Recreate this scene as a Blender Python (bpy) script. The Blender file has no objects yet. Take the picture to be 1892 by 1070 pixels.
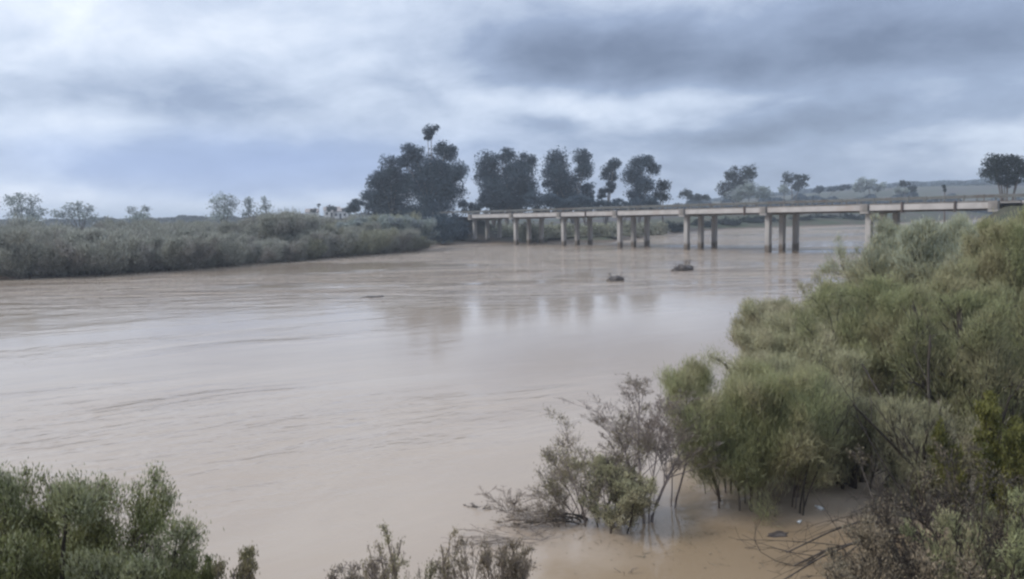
import bpy, math, random
import numpy as np
from mathutils import Matrix, Vector
C = bpy.context.scene.collection
SC = bpy.context.scene
R = math.radians

# ------------------------------------------------------------------ camera
CAM_Z = 5.74
F_PX = 1450.0
cam_d = bpy.data.cameras.new('camera')
cam = bpy.data.objects.new('camera', cam_d)
C.objects.link(cam)
cam_d.sensor_width = 36.0
cam_d.lens = 36.0 * F_PX / 1892
cam_d.clip_start = 0.1
cam_d.clip_end = 12000
MW = Matrix.Translation((0, 0, CAM_Z)) @ Matrix.Rotation(R(90 - 5.49), 4, 'X') @ Matrix.Rotation(R(-1.146), 4, 'Z')
cam.matrix_world = MW
SC.camera = cam

def ray(px, py):
    d = MW.to_3x3() @ Vector(((px - 946) / F_PX, -(py - 535) / F_PX, -1))
    return d
def pt(px, py, Y):
    d = ray(px, py)
    return Vector((0, 0, CAM_Z)) + d * (Y / d.y)
def ground(px, py, z=0.0):
    d = ray(px, py)
    return Vector((0, 0, CAM_Z)) + d * ((z - CAM_Z) / d.z)

# ------------------------------------------------------------------ node helpers
class NT:
    def __init__(s, tree):
        s.t = tree; s.n = tree.nodes; s.l = tree.links
    def node(s, typ, **kw):
        nd = s.n.new(typ)
        for k, v in kw.items():
            setattr(nd, k, v)
        return nd
    def link(s, a, b): s.l.new(a, b)
    def put(s, sock, v):
        if hasattr(v, 'is_output') or isinstance(v, bpy.types.NodeSocket): s.link(v, sock)
        else: sock.default_value = v
    def m(s, op, a, b=None, c=None, clamp=False):
        nd = s.node('ShaderNodeMath', operation=op, use_clamp=clamp)
        s.put(nd.inputs[0], a)
        if b is not None: s.put(nd.inputs[1], b)
        if c is not None: s.put(nd.inputs[2], c)
        return nd.outputs[0]
    def mixc(s, f, a, b, bt='MIX'):
        nd = s.node('ShaderNodeMix', data_type='RGBA', blend_type=bt)
        s.put(nd.inputs[0], f)
        s.put(nd.inputs[6], a if isinstance(a, bpy.types.NodeSocket) else (*a, 1))
        s.put(nd.inputs[7], b if isinstance(b, bpy.types.NodeSocket) else (*b, 1))
        return nd.outputs[2]
    def noise(s, vec, scale, detail=4, rough=.5, dist=0.0, dims='3D'):
        nd = s.node('ShaderNodeTexNoise', noise_dimensions=dims)
        if vec is not None: s.link(vec, nd.inputs['Vector'])
        nd.inputs['Scale'].default_value = scale
        nd.inputs['Detail'].default_value = detail
        nd.inputs['Roughness'].default_value = rough
        nd.inputs['Distortion'].default_value = dist
        return nd.outputs[0]
    def ramp(s, f, a, b, c=0.0, d=1.0):
        nd = s.node('ShaderNodeMapRange', interpolation_type='SMOOTHSTEP')
        s.put(nd.inputs[0], f); nd.inputs[1].default_value = a; nd.inputs[2].default_value = b
        nd.inputs[3].default_value = c; nd.inputs[4].default_value = d
        return nd.outputs[0]
    def mapping(s, vec, scale=(1, 1, 1), rot=(0, 0, 0), loc=(0, 0, 0)):
        nd = s.node('ShaderNodeMapping')
        s.link(vec, nd.inputs[0]); nd.inputs['Scale'].default_value = scale
        nd.inputs['Rotation'].default_value = rot; nd.inputs['Location'].default_value = loc
        return nd.outputs[0]

# ------------------------------------------------------------------ world: daylight sky under a layer of cloud
SUN_AZ, SUN_EL = -100.0, 38.0            # clockwise from +Y, so the sun stands to the left
world = bpy.data.worlds.new('World'); SC.world = world; world.use_nodes = True
w = NT(world.node_tree); w.n.clear()
sky = w.node('ShaderNodeTexSky', sky_type='NISHITA')
sky.sun_disc = False
sky.sun_elevation = R(SUN_EL); sky.sun_rotation = R(SUN_AZ)
tc = w.node('ShaderNodeTexCoord').outputs['Generated']
sep = w.node('ShaderNodeSeparateXYZ'); w.link(tc, sep.inputs[0])
dx, dy, dz = sep.outputs
az = w.m('ARCTAN2', dx, dy)
el = w.m('ARCSINE', dz)
# cloud plane seen in perspective
k = w.m('DIVIDE', 1.0, w.m('ADD', w.m('MAXIMUM', dz, 0.0), 0.32))
comb = w.node('ShaderNodeCombineXYZ')
w.link(w.m('MULTIPLY', dx, k), comb.inputs[0]); w.link(w.m('MULTIPLY', dy, k), comb.inputs[1])
cv = comb.outputs[0]
n_big = w.noise(w.mapping(cv, (.9, 1.1, 1), loc=(2.3, .7, 0)), 1.3, 5, .5, .4)
n_med = w.noise(w.mapping(cv, (1.2, 1.2, 1), rot=(0, 0, .2), loc=(5.3, 1.7, 0)), 3.4, 7, .60, .25)
# direction warped by noise so that the edges of the masses below are ragged
wn = w.node('ShaderNodeTexNoise'); w.link(w.mapping(tc, (1, 1, 2.2)), wn.inputs['Vector'])
wn.inputs['Scale'].default_value = 4.5; wn.inputs['Detail'].default_value = 5
wsep = w.node('ShaderNodeSeparateXYZ'); w.link(wn.outputs['Color'], wsep.inputs[0])
azw = w.m('ADD', az, w.m('MULTIPLY', w.m('SUBTRACT', wsep.outputs[0], .5), .34))
elw = w.m('ADD', el, w.m('MULTIPLY', w.m('SUBTRACT', wsep.outputs[1], .5), .075))
val = w.m('ADD', .60, w.m('MULTIPLY', w.m('SUBTRACT', n_big, .5), .55))
val = w.m('ADD', val, w.m('MULTIPLY', w.m('SUBTRACT', n_med, .5), .62))
def blob(px, py, rx, ry):
    d = ray(px, py).normalized()
    a0, e0 = math.atan2(d.x, d.y), math.asin(d.z)
    a = w.m('MULTIPLY', w.m('SUBTRACT', azw, a0), F_PX / rx)
    e = w.m('MULTIPLY', w.m('SUBTRACT', elw, e0), F_PX / ry)
    s = w.m('ADD', w.m('MULTIPLY', a, a), w.m('MULTIPLY', e, e))
    return w.m('EXPONENT', w.m('MULTIPLY', s, -1.0))
CLOUDS = [  # px, py, rx, ry, brightness
    (200, 40, 330, 75, .22), (640, 60, 230, 110, .16), (230, 155, 230, 38, -.16), (60, 225, 160, 35, .12),
    (1150, 120, 330, 60, -.28), (1560, 60, 420, 90, -.20), (1120, 192, 240, 30, .34), (900, 180, 140, 40, .10),
    (1300, 246, 300, 26, -.20), (1830, 250, 120, 22, .22), (1700, 165, 260, 22, .08), (1600, 290, 420, 30, .02),
    (400, 300, 330, 46, -.20), (60, 330, 110, 55, .16), (350, 372, 420, 20, .26), (560, 240, 250, 28, .06),
    (1500, 210, 200, 22, -.10), (1850, 90, 160, 60, -.08), (1050, 235, 120, 18, -.12), (1560, 190, 480, 150, -.17), (1150, 340, 500, 60, -.16), (450, 310, 320, 36, -.24), (120, 130, 200, 60, .08)]
for px, py, rx, ry, b in CLOUDS:
    val = w.m('ADD', val, w.m('MULTIPLY', blob(px, py, rx, ry), b))
val = w.m('MAXIMUM', w.m('MINIMUM', val, 1.0), 0.0)
cr = w.node('ShaderNodeValToRGB'); w.link(val, cr.inputs[0])
e = cr.color_ramp.elements
e[0].position = 0.10; e[0].color = (.078, .100, .150, 1)
e[1].position = 1.0; e[1].color = (.485, .510, .550, 1)
x = e.new(.42); x.color = (.150, .186, .262, 1)
x = e.new(.68); x.color = (.290, .330, .402, 1)
# thinner, bluer cloud low on the left
blue = w.m('MULTIPLY', blob(420, 310, 420, 60), .55)
col = w.mixc(blue, cr.outputs[0], (.215, .285, .47))
# an overcast sky is brighter overhead than near the horizon
zen = w.ramp(dz, .27, .9, 1.0, 1.95)
vm = w.node('ShaderNodeVectorMath', operation='SCALE'); w.link(col, vm.inputs[0]); w.link(w.m('MULTIPLY', zen, 10.0), vm.inputs[3])
skyc = w.mixc(.95, sky.outputs[0], vm.outputs[0])
bg = w.node('ShaderNodeBackground'); w.link(skyc, bg.inputs[0]); bg.inputs[1].default_value = 0.13
wo = w.node('ShaderNodeOutputWorld'); w.link(bg.outputs[0], wo.inputs[0])

sun_d = bpy.data.lights.new('sun', 'SUN'); sun = bpy.data.objects.new('sun', sun_d); C.objects.link(sun)
sun_d.energy = 1.5; sun_d.angle = R(16); sun_d.color = (1, .955, .9)
sdir = Vector((math.sin(R(SUN_AZ)) * math.cos(R(SUN_EL)), math.cos(R(SUN_AZ)) * math.cos(R(SUN_EL)), math.sin(R(SUN_EL))))
sun.rotation_euler = sdir.to_track_quat('Z', 'Y').to_euler()
vs = SC.view_settings
vs.view_transform = 'Standard'; vs.look = 'None'; vs.gamma = 1; vs.use_curve_mapping = False
vs.exposure = 0.80
SC.render.filter_size = 2.5
SC.cycles.filter_width = 2.5
SC.cycles.max_bounces = 6; SC.cycles.transparent_max_bounces = 8

# ------------------------------------------------------------------ object helpers
def tag(o, label=None, cat=None, group=None, kind=None):
    if label: o['label'] = label
    if cat: o['category'] = cat
    if group: o['group'] = group
    if kind: o['kind'] = kind
    return o
def empty(name, loc, label, cat, group=None, rz=0.0):
    o = bpy.data.objects.new(name, None); C.objects.link(o)
    o.location = loc; o.rotation_euler = (0, 0, rz); o.empty_display_size = .3
    return tag(o, label, cat, group)
def raw_mesh(name, V, faces_flat, nper, mats, smooth=False):
    V = np.asarray(V, np.float32); faces_flat = np.asarray(faces_flat, np.int32).ravel()
    nf = len(faces_flat) // nper
    me = bpy.data.meshes.new(name)
    me.vertices.add(len(V)); me.vertices.foreach_set('co', V.ravel())
    me.loops.add(len(faces_flat)); me.loops.foreach_set('vertex_index', faces_flat)
    me.polygons.add(nf)
    me.polygons.foreach_set('loop_start', np.arange(0, nf * nper, nper, dtype=np.int32))
    if smooth: me.polygons.foreach_set('use_smooth', np.ones(nf, bool))
    me.update(calc_edges=True)
    for m_ in (mats if isinstance(mats, (list, tuple)) else [mats]): me.materials.append(m_)
    return me
def obj(name, me, parent=None, loc=None):
    o = bpy.data.objects.new(name, me); C.objects.link(o)
    if parent is not None: o.parent = parent
    if loc is not None: o.location = loc
    return o
class MB:
    def __init__(s): s.v = []; s.f = []
    def box(s, x0, x1, y0, y1, z0, z1, skew=None):
        b = len(s.v)
        for z in (z0, z1):
            for (x, y) in ((x0, y0), (x1, y0), (x1, y1), (x0, y1)): s.v.append((x, y, z))
        s.f += [tuple(b + i for i in q) for q in ((3, 2, 1, 0), (4, 5, 6, 7), (0, 1, 5, 4), (1, 2, 6, 5), (2, 3, 7, 6), (3, 0, 4, 7))]
    def prism(s, pts, y0, y1):   # polygon in xz pushed along y
        b = len(s.v); n = len(pts)
        for y in (y0, y1):
            for (x, z) in pts: s.v.append((x, y, z))
        s.f.append(tuple(range(b, b + n))); s.f.append(tuple(reversed(range(b + n, b + 2 * n))))
        for i in range(n):
            j = (i + 1) % n; s.f.append((b + j, b + i, b + n + i, b + n + j))
    def mesh(s, name, mat, bevel=0):
        me = bpy.data.meshes.new(name); me.from_pydata(s.v, [], s.f); me.materials.append(mat)
        if bevel:
            import bmesh
            bm = bmesh.new(); bm.from_mesh(me)
            bmesh.ops.recalc_face_normals(bm, faces=bm.faces)
            bmesh.ops.bevel(bm, geom=bm.edges[:], offset=bevel, segments=1, affect='EDGES')
            bm.to_mesh(me); bm.free()
        me.update(); return me

# ------------------------------------------------------------------ materials
def new_mat(name):
    m_ = bpy.data.materials.new(name); m_.use_nodes = True
    t = NT(m_.node_tree); t.n.clear()
    out = t.node('ShaderNodeOutputMaterial')
    return m_, t, out
def leaf_mat(name, c1, c2, c3, trans=.3, nscale=1.2, spread=.55):
    m_, t, out = new_mat(name)
    geo = t.node('ShaderNodeNewGeometry'); tcn = t.node('ShaderNodeTexCoord')
    oi = t.node('ShaderNodeObjectInfo')
    rnd = geo.outputs['Random Per Island']
    n1 = t.noise(tcn.outputs['Object'], nscale, 3)
    a = t.mixc(rnd, c1, c2)
    a = t.mixc(t.ramp(n1, .40, .64), a, c3)
    hsv = t.node('ShaderNodeHueSaturation'); t.link(a, hsv.inputs['Color'])
    v = t.m('ADD', 1 - spread / 2, t.m('MULTIPLY', t.m('FRACT', t.m('MULTIPLY', rnd, 7.3)), spread))
    v = t.m('MULTIPLY', v, t.m('ADD', .88, t.m('MULTIPLY', oi.outputs['Random'], .24)))
    t.link(v, hsv.inputs['Value'])
    p = t.node('ShaderNodeBsdfPrincipled'); t.link(hsv.outputs[0], p.inputs['Base Color'])
    p.inputs['Roughness'].default_value = .62; p.inputs['Specular IOR Level'].default_value = .25
    tr = t.node('ShaderNodeBsdfTranslucent'); t.link(hsv.outputs[0], tr.inputs[0])
    mx = t.node('ShaderNodeMixShader'); mx.inputs[0].default_value = trans
    t.link(p.outputs[0], mx.inputs[1]); t.link(tr.outputs[0], mx.inputs[2]); t.link(mx.outputs[0], out.inputs[0])
    return m_
def solid_mat(name, c1, c2, scale=3.0, rough=.85, bump=.0, detail=6, stretch=(1, 1, 1), c3=None, tide=False):
    m_, t, out = new_mat(name)
    tcn = t.node('ShaderNodeTexCoord')
    vec = t.mapping(tcn.outputs['Object'], stretch)
    n1 = t.noise(vec, scale, detail, .6)
    a = t.mixc(t.ramp(n1, .35, .65), c1, c2)
    if c3 is not None:
        a = t.mixc(t.ramp(t.noise(vec, scale * .21, 4, .6, 1.0), .52, .66), a, c3)
    if tide:
        sz = t.node('ShaderNodeSeparateXYZ'); t.link(tcn.outputs['Object'], sz.inputs[0])
        tz = t.m('ADD', sz.outputs[2], t.m('MULTIPLY', n1, .8))
        a = t.mixc(t.ramp(tz, 1.5, .9), a, (.12, .098, .078))
    p = t.node('ShaderNodeBsdfPrincipled'); t.link(a, p.inputs['Base Color'])
    p.inputs['Roughness'].default_value = rough; p.inputs['Specular IOR Level'].default_value = .3
    if bump:
        b = t.node('ShaderNodeBump'); b.inputs['Strength'].default_value = bump; b.inputs['Distance'].default_value = .05
        t.link(n1, b.inputs['Height']); t.link(b.outputs[0], p.inputs['Normal'])
    t.link(p.outputs[0], out.inputs[0])
    return m_
M = {}
M['bark'] = solid_mat('bark', (.085, .065, .05), (.15, .12, .10), 6, .9, .4, stretch=(1, 1, .3))
M['bark_dark'] = solid_mat('dark_wet_bark', (.035, .028, .022), (.075, .06, .05), 8, .8, .4, stretch=(1, 1, .3))
M['bark_pale'] = solid_mat('pale_gum_bark', (.30, .27, .24), (.18, .15, .13), 2, .85, .3)
M['twig_purple'] = solid_mat('purple_brown_twigs', (.17, .14, .13), (.25, .21, .195), 6, .9)
M['twig_dead'] = solid_mat('dead_brush_twigs', (.13, .10, .08), (.25, .21, .175), 5, .9)
M['concrete'] = solid_mat('pale_weathered_concrete', (.41, .385, .365), (.34, .318, .30), .8, .85, .15, c3=(.34, .30, .27))
M['concrete_pier'] = solid_mat('pier_concrete', (.35, .33, .31), (.26, .243, .228), 1.1, .9, .15, stretch=(1, 1, .25), c3=(.20, .175, .155), tide=True)
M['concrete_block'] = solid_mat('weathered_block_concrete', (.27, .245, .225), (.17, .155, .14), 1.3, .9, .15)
M['concrete_dark'] = solid_mat('darker_concrete', (.17, .15, .13), (.11, .095, .085), 1.5, .9, .15)  # darker tone of concrete for girders and kerbs
M['steel'] = solid_mat('dull_galvanised_steel', (.15, .15, .14), (.11, .11, .10), 1.3, .6, 0, c3=(.10, .08, .065))
M['pipe'] = solid_mat('dark_drain_pipe', (.06, .05, .045), (.10, .07, .06), 3, .7)
M['asphalt'] = solid_mat('old_asphalt', (.06, .06, .06), (.085, .083, .08), 2, .9, .2)
M['white_wall'] = solid_mat('whitewashed_wall', (.70, .69, .66), (.62, .60, .57), .6, .85)
M['tile'] = solid_mat('greyed_roof', (.30, .26, .24), (.24, .21, .19), 2, .85)
M['window'] = solid_mat('dark_window', (.03, .035, .04), (.05, .05, .055), 2, .3)
M['litter'] = solid_mat('white_plastic', (.80, .80, .78), (.72, .72, .70), 4, .35)
M['drift'] = solid_mat('wet_driftwood', (.055, .045, .04), (.10, .085, .075), 5, .6, .3)
M['leaf_euc'] = leaf_mat('eucalyptus_leaves', (0.030, 0.050, 0.067), (0.059, 0.088, 0.102), (0.042, 0.065, 0.090), .2, .25, .7)
M['leaf_dark'] = leaf_mat('dark_evergreen_leaves', (0.014, 0.024, 0.019), (0.026, 0.037, 0.026), (0.018, 0.026, 0.026), .2, .3, .7)
M['leaf_grey'] = leaf_mat('grey_green_leaves', (0.238, 0.281, 0.250), (0.330, 0.364, 0.333), (0.285, 0.308, 0.314), .3, .3)
M['leaf_scrub'] = leaf_mat('winter_scrub_sprays', (0.248, 0.254, 0.212), (0.352, 0.351, 0.289), (0.266, 0.247, 0.219), .25, .25, .6)
M['leaf_scrub_olive'] = leaf_mat('olive_scrub_sprays', (0.231, 0.233, 0.164), (0.315, 0.313, 0.225), (0.242, 0.235, 0.178), .25, .25, .6)
M['leaf_tam'] = leaf_mat('feathery_grey_green_sprays', (0.287, 0.282, 0.168), (0.399, 0.380, 0.233), (0.369, 0.334, 0.222), .35, .6, .35)
M['leaf_tam_green'] = leaf_mat('green_feathery_sprays', (0.242, 0.253, 0.129), (0.337, 0.344, 0.176), (0.331, 0.304, 0.177), .35, .7, .35)
M['leaf_tam_pale'] = leaf_mat('pale_grey_feathery_sprays', (0.371, 0.396, 0.300), (0.500, 0.517, 0.400), (0.315, 0.332, 0.239), .35, .7, .35)
M['leaf_yellow'] = leaf_mat('yellow_olive_leaves', (0.136, 0.136, 0.039), (0.187, 0.178, 0.055), (0.111, 0.119, 0.044), .35, 1.0, .5)
M['leaf_yg'] = leaf_mat('yellow_green_young_leaves', (0.269, 0.245, 0.128), (0.170, 0.163, 0.085), (0.282, 0.232, 0.140), .35, 1.5, .5)
M['leaf_willow'] = leaf_mat('willow_leaves', (0.140, 0.163, 0.064), (0.243, 0.255, 0.104), (0.196, 0.193, 0.077), .3, 1.1, .7)
M['leaf_willow_tip'] = leaf_mat('pale_willow_leaves', (0.273, 0.284, 0.168), (0.357, 0.353, 0.224), (0.231, 0.235, 0.120), .3, 1.4, .5)
M['leaf_bud'] = leaf_mat('grey_mauve_buds', (0.250, 0.204, 0.178), (0.338, 0.288, 0.241), (0.250, 0.216, 0.149), .3, 1.2, .5)
M['leaf_dead'] = leaf_mat('dry_brown_leaves', (0.201, 0.162, 0.108), (0.302, 0.242, 0.166), (0.162, 0.142, 0.098), .2, 1.2, .6)

# ------------------------------------------------------------------ terrain: river valley
def g2(px, py):
    g = ground(px, py); return (g.x, g.y)
RIVER = [g2(0, 517), g2(200, 508), g2(400, 494), g2(600, 478), g2(780, 464), g2(835, 452), g2(900, 449), g2(1140, 447),
         g2(1225, 433), g2(1340, 424), g2(1480, 419), g2(1600, 416), (210, 330), (330, 460), (420, 440), (260, 260), (120, 135), (54, 84), (31, 50), (15.5, 22),
         (11, 14.5), (8.2, 11.5), (4.8, 9.2), (0, 8.2), (-6, 7.6), (-15, 8), (-40, 12), (-110, 22), (-260, 30), (-500, 20), (-500, 60), (-260, 66), (-110, 72)]
RP = np.array(RIVER)
def river_sd(X, Y):
    """signed distance, negative in the river"""
    best = np.full(X.shape, 1e9); inside = np.zeros(X.shape, bool)
    n = len(RP)
    for i in range(n):
        ax, ay = RP[i]; bx, by = RP[(i + 1) % n]
        ex, ey = bx - ax, by - ay
        t = np.clip(((X - ax) * ex + (Y - ay) * ey) / (ex * ex + ey * ey), 0, 1)
        d = np.hypot(X - ax - t * ex, Y - ay - t * ey)
        best = np.minimum(best, d)
        cond = ((ay > Y) != (by > Y))
        with np.errstate(divide='ignore', invalid='ignore'):
            xi = ax + (Y - ay) * ex / (ey if ey != 0 else 1e-9)
        inside ^= cond & (X < xi)
    return np.where(inside, -best, best)
def sst(x, a, b):
    t = np.clip((x - a) / (b - a), 0, 1); return t * t * (3 - 2 * t)
def lump(X, Y, s, seed):
    r = np.random.RandomState(seed); z = 0
    for o in range(4):
        a = r.uniform(0, 6.28); f = (2 ** o) / s
        z = z + np.sin((X * math.cos(a) + Y * math.sin(a)) * f + r.uniform(0, 6)) * np.sin((-X * math.sin(a) + Y * math.cos(a)) * f * 1.3 + r.uniform(0, 6)) / (1.6 ** o)
    return z
# bridge frame
B0 = pt(878, 449, 160.0); B0.z = 0
SPAN = 13.9
U = Vector((.596, -.803, 0)); Vv = Vector((.803, .596, 0))
def height(X, Y):
    X = np.asarray(X, float); Y = np.asarray(Y, float)
    d = river_sd(X, Y)
    d = d + lump(X, Y, 7, 3) * np.clip(.25 + np.abs(Y) / 90, .25, 1.5)
    z = np.where(d < 0, -.1 - np.minimum(1.6, -d * .3), -.1 + .9 * sst(d, 0, 5) + .012 * np.clip(d, 0, 80))
    dry = sst(d, 1, 8)
    z = z + dry * lump(X, Y, 25, 5) * .22
    near = sst(-Y, -11, -1) * dry
    z = z + near * 3.0
    # higher land on the right of the far bank, rising to a long low ridge
    azr = X / np.maximum(Y, 40)
    z = z + sst(d, 2, 30) * 3.0 * sst(azr, .05, .35) * sst(Y, 120, 230)
    z = z + 21 * sst(azr, -.05, .6) * sst(Y, 330, 800) * (Y > 0) * (1 + .015 * lump(X, Y, 160, 8))
    z = z + 4.6 * np.exp(-((X + 82) / 32) ** 2 - ((Y - 345) / 32) ** 2)
    z = z - 6 * sst(Y, 1500, 3500)
    # road embankments at both ends of the bridge
    t = (X - B0.x) * U.x + (Y - B0.y) * U.y
    v = (X - B0.x) * Vv.x + (Y - B0.y) * Vv.y
    emb = np.where(t > 50, 5.55 - np.maximum(0, 98.3 - t) * .75, 5.35 - np.maximum(0, t + 9.0) * .8) - np.maximum(0, np.abs(v - 3.1) - 4.6) * .55
    emb = emb - .012 * np.maximum(0, -t - 40)
    return np.maximum(z, emb)
def hz(x, y): return float(height(np.array([x]), np.array([y]))[0])

radii = [0.0] + list(np.geomspace(1.2, 5200, 250))
angs = np.concatenate([np.radians(np.arange(-42, 42, .4)), np.radians(np.arange(42, 318, 4.0))])
RR, AA = np.meshgrid(np.array(radii), angs, indexing='ij')
TX = RR * np.sin(AA); TY = RR * np.cos(AA); TZ = height(TX, TY)
na = len(angs); nr = len(radii)
ii, jj = np.meshgrid(np.arange(nr - 1), np.arange(na), indexing='ij')
j2 = (jj + 1) % na
F = np.stack([ii * na + jj, ii * na + j2, (ii + 1) * na + j2, (ii + 1) * na + jj], -1).reshape(-1, 4)
F = F[:, ::-1]

m_, t, out = new_mat('flood_plain_ground')
tcn = t.node('ShaderNodeTexCoord'); ov = tcn.outputs['Object']
fine = t.noise(ov, 1.4, 7, .65); mid = t.noise(ov, .11, 4, .6, .6); big = t.noise(t.mapping(ov, (.5, 1, 1)), .013, 3, .5, 1.0)
a = t.mixc(t.ramp(fine, .35, .65), (.09, .078, .058), (.052, .052, .035))
a = t.mixc(t.ramp(mid, .42, .6), a, (.055, .066, .038))
a = t.mixc(t.ramp(big, .48, .56), a, (.07, .06, .054))
a = t.mixc(t.ramp(big, .36, .30), a, (.042, .048, .034))
sp = t.node('ShaderNodeSeparateXYZ'); t.link(ov, sp.inputs[0])
a = t.mixc(t.ramp(sp.outputs[2], .55, .15), a, (.11, .085, .065))
p = t.node('ShaderNodeBsdfPrincipled'); t.link(a, p.inputs['Base Color']); p.inputs['Roughness'].default_value = .95
p.inputs['Specular IOR Level'].default_value = .15
b = t.node('ShaderNodeBump'); b.inputs['Strength'].default_value = .6; b.inputs['Distance'].default_value = .12
t.link(fine, b.inputs['Height']); t.link(b.outputs[0], p.inputs['Normal']); t.link(p.outputs[0], out.inputs[0])
M['ground'] = m_
me = raw_mesh('ground', np.stack([TX, TY, TZ], -1).reshape(-1, 3), F, 4, M['ground'], True)
tag(obj('ground', me), kind='structure')

# ------------------------------------------------------------------ the brown river
m_, t, out = new_mat('muddy_flood_water')
ov = t.node('ShaderNodeTexCoord').outputs['Object']
flow = t.mapping(ov, (1, 1, 1), rot=(0, 0, R(-28)))
st = t.mapping(flow, (.22, 1.0, 1))
swirl = t.noise(t.mapping(flow, (.45, 1, 1)), .07, 4, .55, 1.2)
streak = t.noise(st, .32, 5, .6, .8)
c = t.mixc(t.ramp(swirl, .35, .65), (.372, .302, .232), (.332, .266, .203))
c = t.mixc(t.m('MULTIPLY', t.ramp(streak, .5, .7), .35), c, (.44, .375, .305))
strk = t.m('MULTIPLY', t.ramp(t.noise(t.mapping(ov, (.16, 1.0, 1), loc=(4, 4, 0)), .34, 5, .62, .7), .50, .66), .8)
sp = t.node('ShaderNodeSeparateXYZ'); t.link(ov, sp.inputs[0])
chopz = t.m('MULTIPLY', t.ramp(sp.outputs[1], 42, 72), t.ramp(sp.outputs[1], 230, 150))
c = t.mixc(t.m('MULTIPLY', strk, chopz), c, (.235, .180, .135))
# slack water: ochre sediment, plus sky reflection blocked by the bushes painted into the colour
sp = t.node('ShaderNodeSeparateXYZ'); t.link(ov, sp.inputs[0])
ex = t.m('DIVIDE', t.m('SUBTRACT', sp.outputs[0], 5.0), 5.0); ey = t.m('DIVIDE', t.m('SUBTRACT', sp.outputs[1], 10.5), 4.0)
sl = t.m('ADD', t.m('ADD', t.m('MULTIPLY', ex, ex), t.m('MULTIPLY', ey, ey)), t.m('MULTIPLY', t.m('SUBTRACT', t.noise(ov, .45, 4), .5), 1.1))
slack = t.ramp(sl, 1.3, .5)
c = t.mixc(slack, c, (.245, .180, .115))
p = t.node('ShaderNodeBsdfPrincipled'); t.link(c, p.inputs['Base Color'])
p.inputs['IOR'].default_value = 1.333; p.inputs['Roughness'].default_value = .08
h1 = t.noise(t.mapping(flow, (.5, 1.0, 1)), 1.6, 5, .55, .5)
h2 = t.noise(t.mapping(flow, (.3, .75, 1)), .42, 4, .55, .8)
chop = t.m('MULTIPLY', t.ramp(sp.outputs[1], 45, 75), t.ramp(t.noise(t.mapping(ov, (.35, 1, 1), loc=(7, 2, 0)), .06, 4, .6, .6), .38, .58))
h4 = t.noise(t.mapping(ov, (.28, 1.0, 1)), .55, 4, .6, .6)
h3 = t.noise(t.mapping(flow, (.6, 1.0, 1)), 5.5, 3, .5, .3)
rough_zone = t.ramp(t.noise(t.mapping(flow, (.4, 1, 1), loc=(3, 9, 0)), .045, 3, .5, .8), .46, .62)
for cx_, cy_, rx_, ry_, am_ in ((-5.5, 21, 8, 4.5, .8), (-14, 24, 7, 3.5, .6), (-4.5, 14.5, 4, 2.5, .45)):   # boils and eddies
    gx = t.m('DIVIDE', t.m('SUBTRACT', sp.outputs[0], cx_), rx_); gy = t.m('DIVIDE', t.m('SUBTRACT', sp.outputs[1], cy_), ry_)
    g_ = t.m('EXPONENT', t.m('MULTIPLY', t.m('ADD', t.m('MULTIPLY', gx, gx), t.m('MULTIPLY', gy, gy)), -1.0))
    rough_zone = t.m('ADD', rough_zone, t.m('MULTIPLY', g_, am_))
calm = t.m('SUBTRACT', 1.0, t.m('MULTIPLY', slack, .8))
def bump(hh, strength, dist, prev=None):
    b = t.node('ShaderNodeBump'); t.put(b.inputs['Strength'], strength); b.inputs['Distance'].default_value = dist
    t.link(hh, b.inputs['Height'])
    if prev is not None: t.link(prev, b.inputs['Normal'])
    return b.outputs[0]
nb = bump(h2, t.m('MULTIPLY', calm, t.m('ADD', .03, t.m('MULTIPLY', rough_zone, .75))), .24)
nb = bump(h1, t.m('MULTIPLY', calm, t.m('ADD', .06, t.m('MULTIPLY', rough_zone, .60))), .07, nb)
nb = bump(h3, t.m('MULTIPLY', calm, t.m('ADD', .08, t.m('MULTIPLY', rough_zone, .5))), .014, nb)
nb = bump(h4, t.m('MULTIPLY', chop, 1.0), 2.2, nb)
t.link(nb, p.inputs['Normal']); t.link(p.outputs[0], out.inputs[0])
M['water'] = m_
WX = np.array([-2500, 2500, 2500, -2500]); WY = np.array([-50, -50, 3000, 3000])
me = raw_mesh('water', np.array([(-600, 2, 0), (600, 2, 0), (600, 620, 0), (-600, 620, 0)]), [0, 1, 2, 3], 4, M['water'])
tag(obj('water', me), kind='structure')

# ------------------------------------------------------------------ bridge
bridge = empty('concrete_bridge', B0, 'long low concrete road bridge on square piers over the flooded brown river', 'bridge')
bridge.rotation_euler = (0, 0, math.atan2(U.y, U.x))   # local x runs along the bridge towards the viewer, local -y is the near side... set below
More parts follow.
